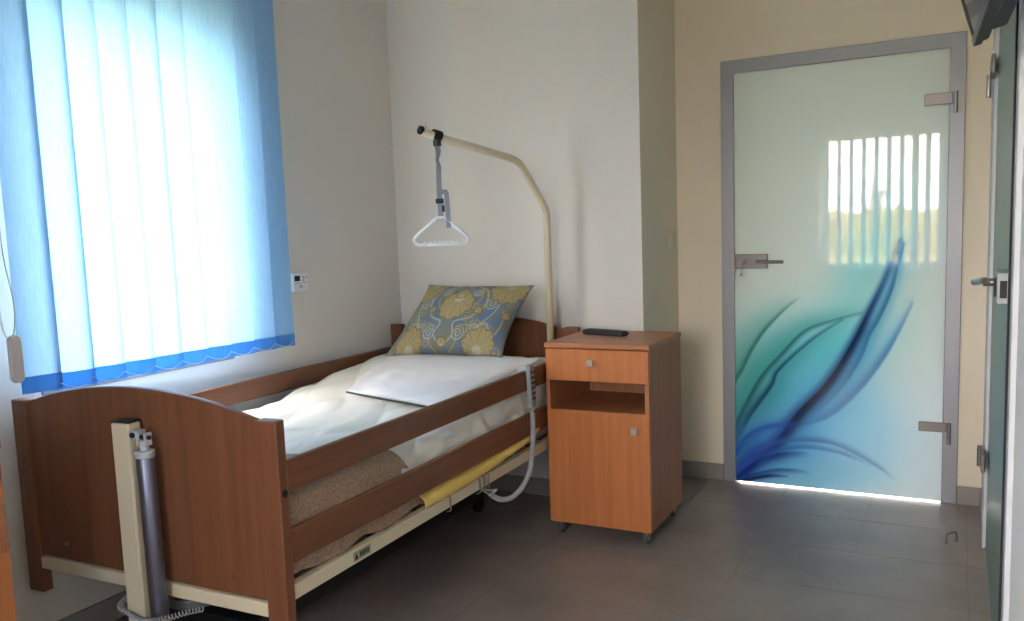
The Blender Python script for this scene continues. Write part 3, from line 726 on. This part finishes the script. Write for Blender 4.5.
# flat white pillow, laid skewed on the raised head end
def cushion(c00, c10, c11, c01, th, up_bias, nu=48, nv=36, pinch=.05, power=.55):
    """corner points; returns bm of closed cushion, thickness th"""
    c00, c10, c11, c01 = map(Vector, (c00, c10, c11, c01))
    n = (c10-c00).cross(c01-c00).normalized(); cen = (c00+c10+c11+c01)/4
    b = BM(); layers = []
    for s_ in (1, -1):
        V = []
        for i in range(nu+1):
            row = []
            for j in range(nv+1):
                u, v = i/nu, j/nv
                U_, V_ = 2*u-1, 2*v-1
                p = (c00*(1-u)*(1-v)+c10*u*(1-v)+c11*u*v+c01*(1-u)*v)
                k = pinch*((1-abs(U_)**2)*abs(V_)**3+(1-abs(V_)**2)*abs(U_)**3)
                p = p.lerp(cen, k)
                h_ = ((1-U_*U_)*(1-V_*V_))**power
                h_ *= 1+.10*noise.noise((u*3, v*3, s_*3+th*50))
                w_ = (noise.noise((u*9, v*7, 5+th*9))*.006+noise.noise((u*4, v*3, 9))*.006)*min(1, h_*3)
                hh = th*h_*(up_bias if s_ > 0 else 1-up_bias)
                edge = (i in (0, nu) or j in (0, nv))
                if s_ < 0 and edge: row.append(layers[0][i][j]); continue
                row.append(b.verts.new(p+n*(s_*hh+(w_ if s_ > 0 else 0))))
            V.append(row)
        layers.append(V)
        for i in range(nu):
            for j in range(nv):
                q = (V[i][j], V[i+1][j], V[i+1][j+1], V[i][j+1]); b.faces.new(q if s_ > 0 else q[::-1])
    return b
b = cushion((-.69, 1.185, .686), (-.115, 1.0, .684), (-.075, 1.84, .747), (-.905, 1.84, .747), .050, .6, pinch=.035, power=.36)
wp = bedthing('flat_pillow', b, M['pcase'], label='flat white pillow lying on the quilt at the raised head end', cat='pillow')
b = BM(); tube(b, smooth_path([(-.68, 1.178, .686), (-.52, 1.125, .684), (-.36, 1.072, .684), (-.16, 1.005, .684)], 6), .004, 6)
e = obj('piping', b, M['green'], wp, smooth=True); e['label'] = 'dark green piping'
# brocade cushion
def brocade(U, V):
    """U 0..1 across, V 0..1 up"""
    X = U*.62; Z = V*.40
    base = np.array([92, 116, 148.]); C = np.tile(base, X.shape+(1,))
    olive = np.array([118, 118, 104.])
    nz = .5+.5*np.sin(X*38+2*np.sin(Z*21))*np.sin(Z*33+1.5*np.sin(X*17)); k = (np.clip(nz*1.5-.1, 0, 1)*.9)[..., None]; C = C*(1-k)+olive*k
    gold = np.array([160, 146, 106.]); brown = np.array([120, 100, 68.]); pale = np.array([170, 168, 144.])
    def lay(k, col):
        nonlocal C
        k = np.clip(k, 0, 1)[..., None]; C = C*(1-k)+col*k
    def spiral(cx, cy, r, sgn, turns=2.2, w=.0042, a0=0, col=pale):
        dx, dy = X-cx, Z-cy; rr = np.hypot(dx, dy); th = np.arctan2(dy, dx*sgn)+a0
        ph = (rr/r*turns-th/(2*PI)) % 1; d = np.minimum(ph, 1-ph)*r/turns
        lay(np.where(rr < r, 1-np.clip((d-w*.5)/(w*.5), 0, 1), 0)*.9, col)
    def palmette(cx, cy, R, ang, n=9):
        dx, dy = X-cx, Z-cy; rr = np.hypot(dx, dy); th = np.arctan2(dy, dx)-ang; th = (th+PI) % (2*PI)-PI
        edge = R*(.86+.14*np.abs(np.cos(th*n/2)))*(.62+.38*np.cos(th)); inside = np.clip((edge-rr)/.004, 0, 1)
        lay(np.clip((edge+.006-rr)/.003, 0, 1)*.8, brown); lay(inside*.95, gold)
        rib = np.abs(np.sin(th*n/2)); lay(inside*np.clip((.16-rib)/.12, 0, 1)*.85*(rr > R*.15), brown)
        lay(inside*np.clip((R*.24-rr)/.006, 0, 1), pale)
    def stem(pts, w, col):
        pp = smooth_path([(a, c, 0) for a, c in pts], 8); d, _, t_ = seg_dist(X, Z, [(q.x, q.y) for q in pp], [w, w]); lay((1-np.clip((np.abs(d)-w)/.002, 0, 1))*.9, col)
    for k_ in range(46):
        cx_, cy_ = (k_*.6180339 % 1)*.62, (k_*.7548776 % 1)*.40
        if abs(cx_-.31) > .07 or cy_ > .2: spiral(cx_, cy_, .030, 1 if k_ % 2 else -1, turns=1.7, w=.0030, a0=k_*1.3, col=np.array([150, 146, 118.]))
    for m_ in (1, -1):
        f = lambda a: .31+m_*(a-.31)
        stem([(f(.31), .02), (f(.36), .08), (f(.345), .14), (f(.41), .17), (f(.46), .24), (f(.44), .32), (f(.37), .36)], .0028, pale)
        stem([(f(.35), .0), (f(.385), .05), (f(.375), .12), (f(.43), .13)], .0024, gold)
        stem([(f(.47), .12), (f(.52), .20), (f(.53), .29), (f(.48), .35)], .0028, pale)
        stem([(f(.55), .05), (f(.585), .14), (f(.57), .22)], .0024, pale)
        stem([(f(.40), .22), (f(.425), .28), (f(.40), .34)], .0024, gold)
        spiral(f(.385), .085, .036, m_); spiral(f(.455), .115, .032, -m_, a0=1); spiral(f(.51), .12, .030, m_, a0=2)
        spiral(f(.49), .255, .034, m_, a0=1); spiral(f(.40), .31, .028, -m_); spiral(f(.56), .31, .03, m_, a0=3)
        palmette(f(.50), .010, .115, PI/2, 11); palmette(f(.535), .385, .125, -PI/2, 13); palmette(f(.43), .205, .030, .8*m_ if m_ > 0 else PI-.8, 5)
        palmette(f(.59), .19, .032, PI/2, 5)
    palmette(.31, .275, .125, -PI/2, 13); palmette(.31, .285, .05, PI/2, 7)
    palmette(.31, .39, .04, -PI/2, 7); palmette(.31, .03, .035, PI/2, 5)
    C = np.clip(C, 0, 255)/255
    return np.where(C <= .04045, C/12.92, ((C+.055)/1.055)**2.4)
NU, NV = 190, 130
b = cushion((-.862, 1.725, .750), (-.236, 1.735, .762), (-.165, 1.955, 1.072), (-.735, 1.955, 1.078), .165, .58, NU, NV, .10, .55)
b.verts.ensure_lookup_table()
me_u = []
for s_ in (1, -1):
    for i in range(NU+1):
        for j in range(NV+1):
            if s_ < 0 and (i in (0, NU) or j in (0, NV)): continue
            me_u.append((i/NU, j/NV))
cu = bedthing('brocade_cushion', b, M['brocade'], label='blue and gold brocade cushion propped against the headboard', cat='cushion')
uvn = np.array(me_u); at = cu.data.attributes.new('print', 'FLOAT_COLOR', 'POINT')
cc = np.ones((len(uvn), 4), 'f'); cc[:, :3] = brocade(uvn[:, 0], uvn[:, 1]); at.data.foreach_set('color', cc.ravel())

# ------------------------------------------------------------------ trapeze pole with grab handle
tp = empty('trapeze_pole', (.946, 3.60, .38), label='cream lifting pole rising from the bed head and bending over the bed', cat='lifting pole')
o_ = Vector((.946, 3.60, .38)); dirv = Vector((.668-.946, 3.0-3.6, 0)); 
def tpt(t_, z): return Vector((dirv.x*t_, dirv.y*t_, z-.38))
raw = [tpt(0, .419), tpt(0, 1.36), tpt(0, 1.395), tpt(.015, 1.425), tpt(.04, 1.452), tpt(.20, 1.605), tpt(.235, 1.628), tpt(.28, 1.642), tpt(.34, 1.652), tpt(1.0, 1.741)]
b = BM(); tube(b, raw, .0165, 20); obj('pole', b, M['steelcream'], tp, smooth=True)
b = BM(); tube(b, [tpt(.99, 1.7465), tpt(1.012, 1.7500)], .0178, 20); obj('end_cap', b, M['black'], tp, smooth=False)
ca = tpt(.885, 1.7312); ax = (tpt(1, 1.748)-tpt(.34, 1.652)).normalized()
b = BM(); tube(b, [ca-ax*.02, ca+ax*.02], .022, 20); q = ca; box(b, q.x-.012, q.x+.012, q.y-.014, q.y+.014, q.z-.045, q.z-.018); obj('clamp', b, M['black'], tp, bevel=.002)
b = BM(); tube(b, [ca+ax*.05+Vector((0, 0, .014)), ca+ax*.055+Vector((0, 0, .038))], .0035, 8); obj('stop_pin', b, M['steelcream'], tp)
hg = o_+ca
hd = empty('grab_handle', (hg.x, hg.y, hg.z-.04), 0, label='white triangular grab handle hanging on a grey strap from the lifting pole', cat='grab handle')
hd.rotation_euler = (0, 0, math.radians(28))
def ribbon(bm, pts, w, th=.0016):
    prev = None
    for (x, y, z, tw) in pts:
        c, s_ = math.cos(tw), math.sin(tw)
        r_ = [bm.verts.new((x+a*w*c-b_*th*s_, y+a*w*s_+b_*th*c, z)) for a, b_ in ((-.5, -.5), (.5, -.5), (.5, .5), (-.5, .5))]
        if prev:
            for k in range(4): bm.faces.new((prev[k], prev[(k+1) % 4], r_[(k+1) % 4], r_[k]))
        else: bm.faces.new(r_[::-1])
        prev = r_
    bm.faces.new(prev)
b = BM(); ribbon(b, [(0, 0, .0, 0), (.003, 0, -.03, .4), (-.002, 0, -.06, 1.2), (.002, .002, -.09, .5), (0, 0, -.13, .2), (0, 0, -.20, 0), (.002, 0, -.27, 0), (.002, 0, -.302, 0)], .022)
ribbon(b, [(.006, .006, -.02, .2), (-.004, .006, -.06, 1.0), (.004, .006, -.10, .4)], .020)
obj('strap', b, M['strap'], hd)
b = BM(); ribbon(b, [(.006, -.004, -.205, 0), (.022, -.005, -.185, .1), (.030, -.006, -.20, .1), (.033, -.006, -.28, .1), (.034, -.006, -.345, 0)], .020); obj('strap_tail', b, M['strap'], hd)
b = BM(); box(b, -.017, .017, -.006, .006, -.242, -.222); obj('buckle', b, M['black'], hd, bevel=.002)
b = BM(); box(b, .008, .020, -.007, .004, -.278, -.250); obj('buckle', b, M['black'], hd, bevel=.003)
b = BM(); cor = [(-.012, -.300), (.012, -.300)]
tri = []
def arcp(cx, cz, r, a0, a1, n=6):
    return [(cx+r*math.cos(math.radians(a0+(a1-a0)*k/n)), cz+r*math.sin(math.radians(a0+(a1-a0)*k/n))) for k in range(n+1)]
tri = arcp(.008, -.325, .022, 90, 52)+arcp(.095, -.394, .020, 48, -90)+[(.045, -.414), (0, -.414), (-.045, -.414)]+arcp(-.095, -.394, .020, -90, -228)+arcp(-.008, -.325, .022, 128, 90)
tube(b, [(x, 0, z) for x, z in tri], .0075, 10, closed=True)
for k in range(8): cyl(b, (-.07+k*.02, 0, -.4065), .0065, .016, 'Y', 10)
obj('grip', b, M['white'], hd, smooth=True)
b = BM(); box(b, -.020, .024, -.007, .007, -.316, -.298); obj('strap_slot', b, M['lgrey'], hd, bevel=.004)

# ------------------------------------------------------------------ hand control hooked over the rail
hc = empty('bed_hand_control', bw((.003, 1.502, .60)), BR, label='grey bed hand control with buttons and coiled cord hooked over the upper rail', cat='hand control')
lean = math.radians(4)
b = BM(); prism(b, [(-.018, .0), (.020, -.003), (.025, .006), (.016, .164), (.010, .171), (-.026, .171), (-.032, .164)], 'X', .0, .020); obj('housing', b, M['grey'], hc, bevel=.004)
for k in range(6):
    for j in range(2):
        b = BM(); z = .035+k*.022; y = -.007+j*.019-.009*(k/6); cyl(b, (.0205, y, z), .0058, .004, 'X', 14); obj('button', b, M['dark'], hc, bevel=.001)
b = BM(); tube(b, [(.002, -.01, .150), (.000, -.01, .156), (-.006, -.01, .158), (-.026, -.01, .158), (-.030, -.01, .154), (-.030, -.01, .135)], .006, 8, flat=(.010, .002)); obj('hook', b, M['lgrey'], hc)
dz = lambda p: Vector((p[0]-.003, p[1]-1.502, p[2]-.60))
pa = [dz(p) for p in smooth_path([(.014, 1.505, .575), (.02, 1.49, .52), (.02, 1.486, .464), (.02, 1.470, .40), (.02, 1.448, .347), (.015, 1.405, .305), (.01, 1.357, .283), (.0, 1.295, .272), (-.01, 1.235, .284), (-.015, 1.175, .318)], 16)]
b = BM(); tube(b, coil(pa, .0088, .0062, .003, 8), .0028, 5); cc_ = obj('coiled_cord', b, M['lgrey'], hc, smooth=True)
b = BM(); tube(b, [dz(p) for p in smooth_path([(.014, 1.507, .600), (.014, 1.507, .585), (.014, 1.505, .570)], 4)], .0035, 6); obj('plain_cord', b, M['lgrey'], cc_, smooth=True); b = BM(); tube(b, [dz(p) for p in smooth_path([(-.015, 1.175, .318), (-.02, 1.12, .350), (-.03, 1.07, .40)], 5)], .0035, 6); obj('plain_cord', b, M['lgrey'], cc_, smooth=True)

# ------------------------------------------------------------------ outdoors, seen through / mirrored from the windows
b = BM(); box(b, -120, 120, -300, 30, -.8, -.6); g = obj('ground', b, M['grass']); g['kind'] = 'structure'
# keep the ground out of the building's footprint
def tree(x, y, h, seed, label):
    rnd = random.Random(seed); b = BM()
    def br(p, d, L_, r, n):
        q = p+d*L_; tube(b, [p, p.lerp(q, .5)+Vector((rnd.uniform(-1, 1), rnd.uniform(-1, 1), 0))*L_*.05, q], r, 5, cap=False)
        if n == 0: return
        for k in range(3 if n > 1 else 4):
            e = (d+Vector((rnd.uniform(-.7, .7), rnd.uniform(-.7, .7), rnd.uniform(-.1, .5)))).normalized()
            br(p.lerp(q, rnd.uniform(.6, 1)), e, L_*rnd.uniform(.6, .8), r*.6, n-1)
    br(Vector((0, 0, 0)), Vector((0, 0, 1)), h*.25, h*.009, 5)
    o = obj('bare_tree', b, M['bark']); o.location = (x, y, -.62); tag(o, label=label, cat='tree', group='bare trees in the meadow outside')
for i, (x, y, h) in enumerate(((-3.5, -21, 5.2), (.2, -24, 5.8), (3.6, -20, 4.8))):
    tree(x, y, h, 3+i, ['bare tree outside mirrored at the left of the glass door reflection', 'tallest bare tree outside mirrored in the middle of the glass door reflection', 'smaller bare tree outside mirrored at the right of the glass door reflection'][i])

b = BM(); N = 160
def hg_(u, v):
    x = -22+50*u; t_ = v*PI; h_ = 2.6+.9*noise.noise((x*.5, 1, 2))+.5*noise.noise((x*1.7, 4, 2))
    return (x, -46-1.6*math.cos(t_)+.5*noise.noise((x*2, v*5, 3)), -.65+h_*math.sin(t_)**.6)
grid(b, N, 14, hg_); o = obj('hedge', b, M['grass'], smooth=False); tag(o, label='long tan hedge outside mirrored low in the glass door reflection', cat='hedge')

# ------------------------------------------------------------------ light
w = bpy.data.worlds.new('overcast_sky'); S.world = w; w.use_nodes = True
wn, wl = w.node_tree.nodes, w.node_tree.links
bg = wn['Background']
tc = wn.new('ShaderNodeTexCoord'); sp = wn.new('ShaderNodeSeparateXYZ'); rp = wn.new('ShaderNodeValToRGB')
wl.new(tc.outputs['Generated'], sp.inputs[0]); wl.new(sp.outputs['Z'], rp.inputs['Fac'])
rp.color_ramp.elements[0].position = 0; rp.color_ramp.elements[0].color = (1, .93, .85, 1)
rp.color_ramp.elements[1].position = .6; rp.color_ramp.elements[1].color = (1, .91, .82, 1)
wl.new(rp.outputs['Color'], bg.inputs['Color']); bg.inputs['Strength'].default_value = 9.0
def portal(name, loc, rot, sx, sy):
    l = bpy.data.lights.new(name, 'AREA'); l.shape = 'RECTANGLE'; l.size = sx; l.size_y = sy; l.cycles.is_portal = True
    o = bpy.data.objects.new(name, l); o.location = loc; o.rotation_euler = rot; COL.objects.link(o)
portal('window_portal', (-.26, (WY0+WY1)/2, (WZ0+WZ1)/2), (0, -PI/2, 0), 1.36, .90)
portal('window_portal', ((BX0+BX1)/2, YF-.26, (BZ0+BZ1)/2), (PI/2, 0, 0), 1.26, 1.44)

# ------------------------------------------------------------------ camera
cd = bpy.data.cameras.new('camera'); cam = bpy.data.objects.new('camera', cd); COL.objects.link(cam); S.camera = cam
F, PX, PY_ = 849.2045, 508.0329, 329.6334
yw, pt, rl = map(math.radians, (27.9415, -6.4185, -2.1053))
fw = Vector((-math.sin(yw)*math.cos(pt), math.cos(yw)*math.cos(pt), math.sin(pt)))
rt = Vector((math.cos(yw), math.sin(yw), 0)); upv = rt.cross(fw)
rt2 = rt*math.cos(rl)+upv*math.sin(rl); up2 = -rt*math.sin(rl)+upv*math.cos(rl)
cam.matrix_world = Matrix(((rt2.x, up2.x, -fw.x, 2.6308), (rt2.y, up2.y, -fw.y, 0), (rt2.z, up2.z, -fw.z, 1.3107), (0, 0, 0, 1)))
cd.sensor_width = 36; cd.lens = F/1024*36; cd.shift_x = (512-PX)/1024; cd.shift_y = (PY_-310.5)/1024; cd.clip_start = .02
S.view_settings.view_transform = 'Standard'; S.view_settings.look = 'None'; S.view_settings.gamma = 1
S.view_settings.exposure = 2.3; S.view_settings.use_curve_mapping = False
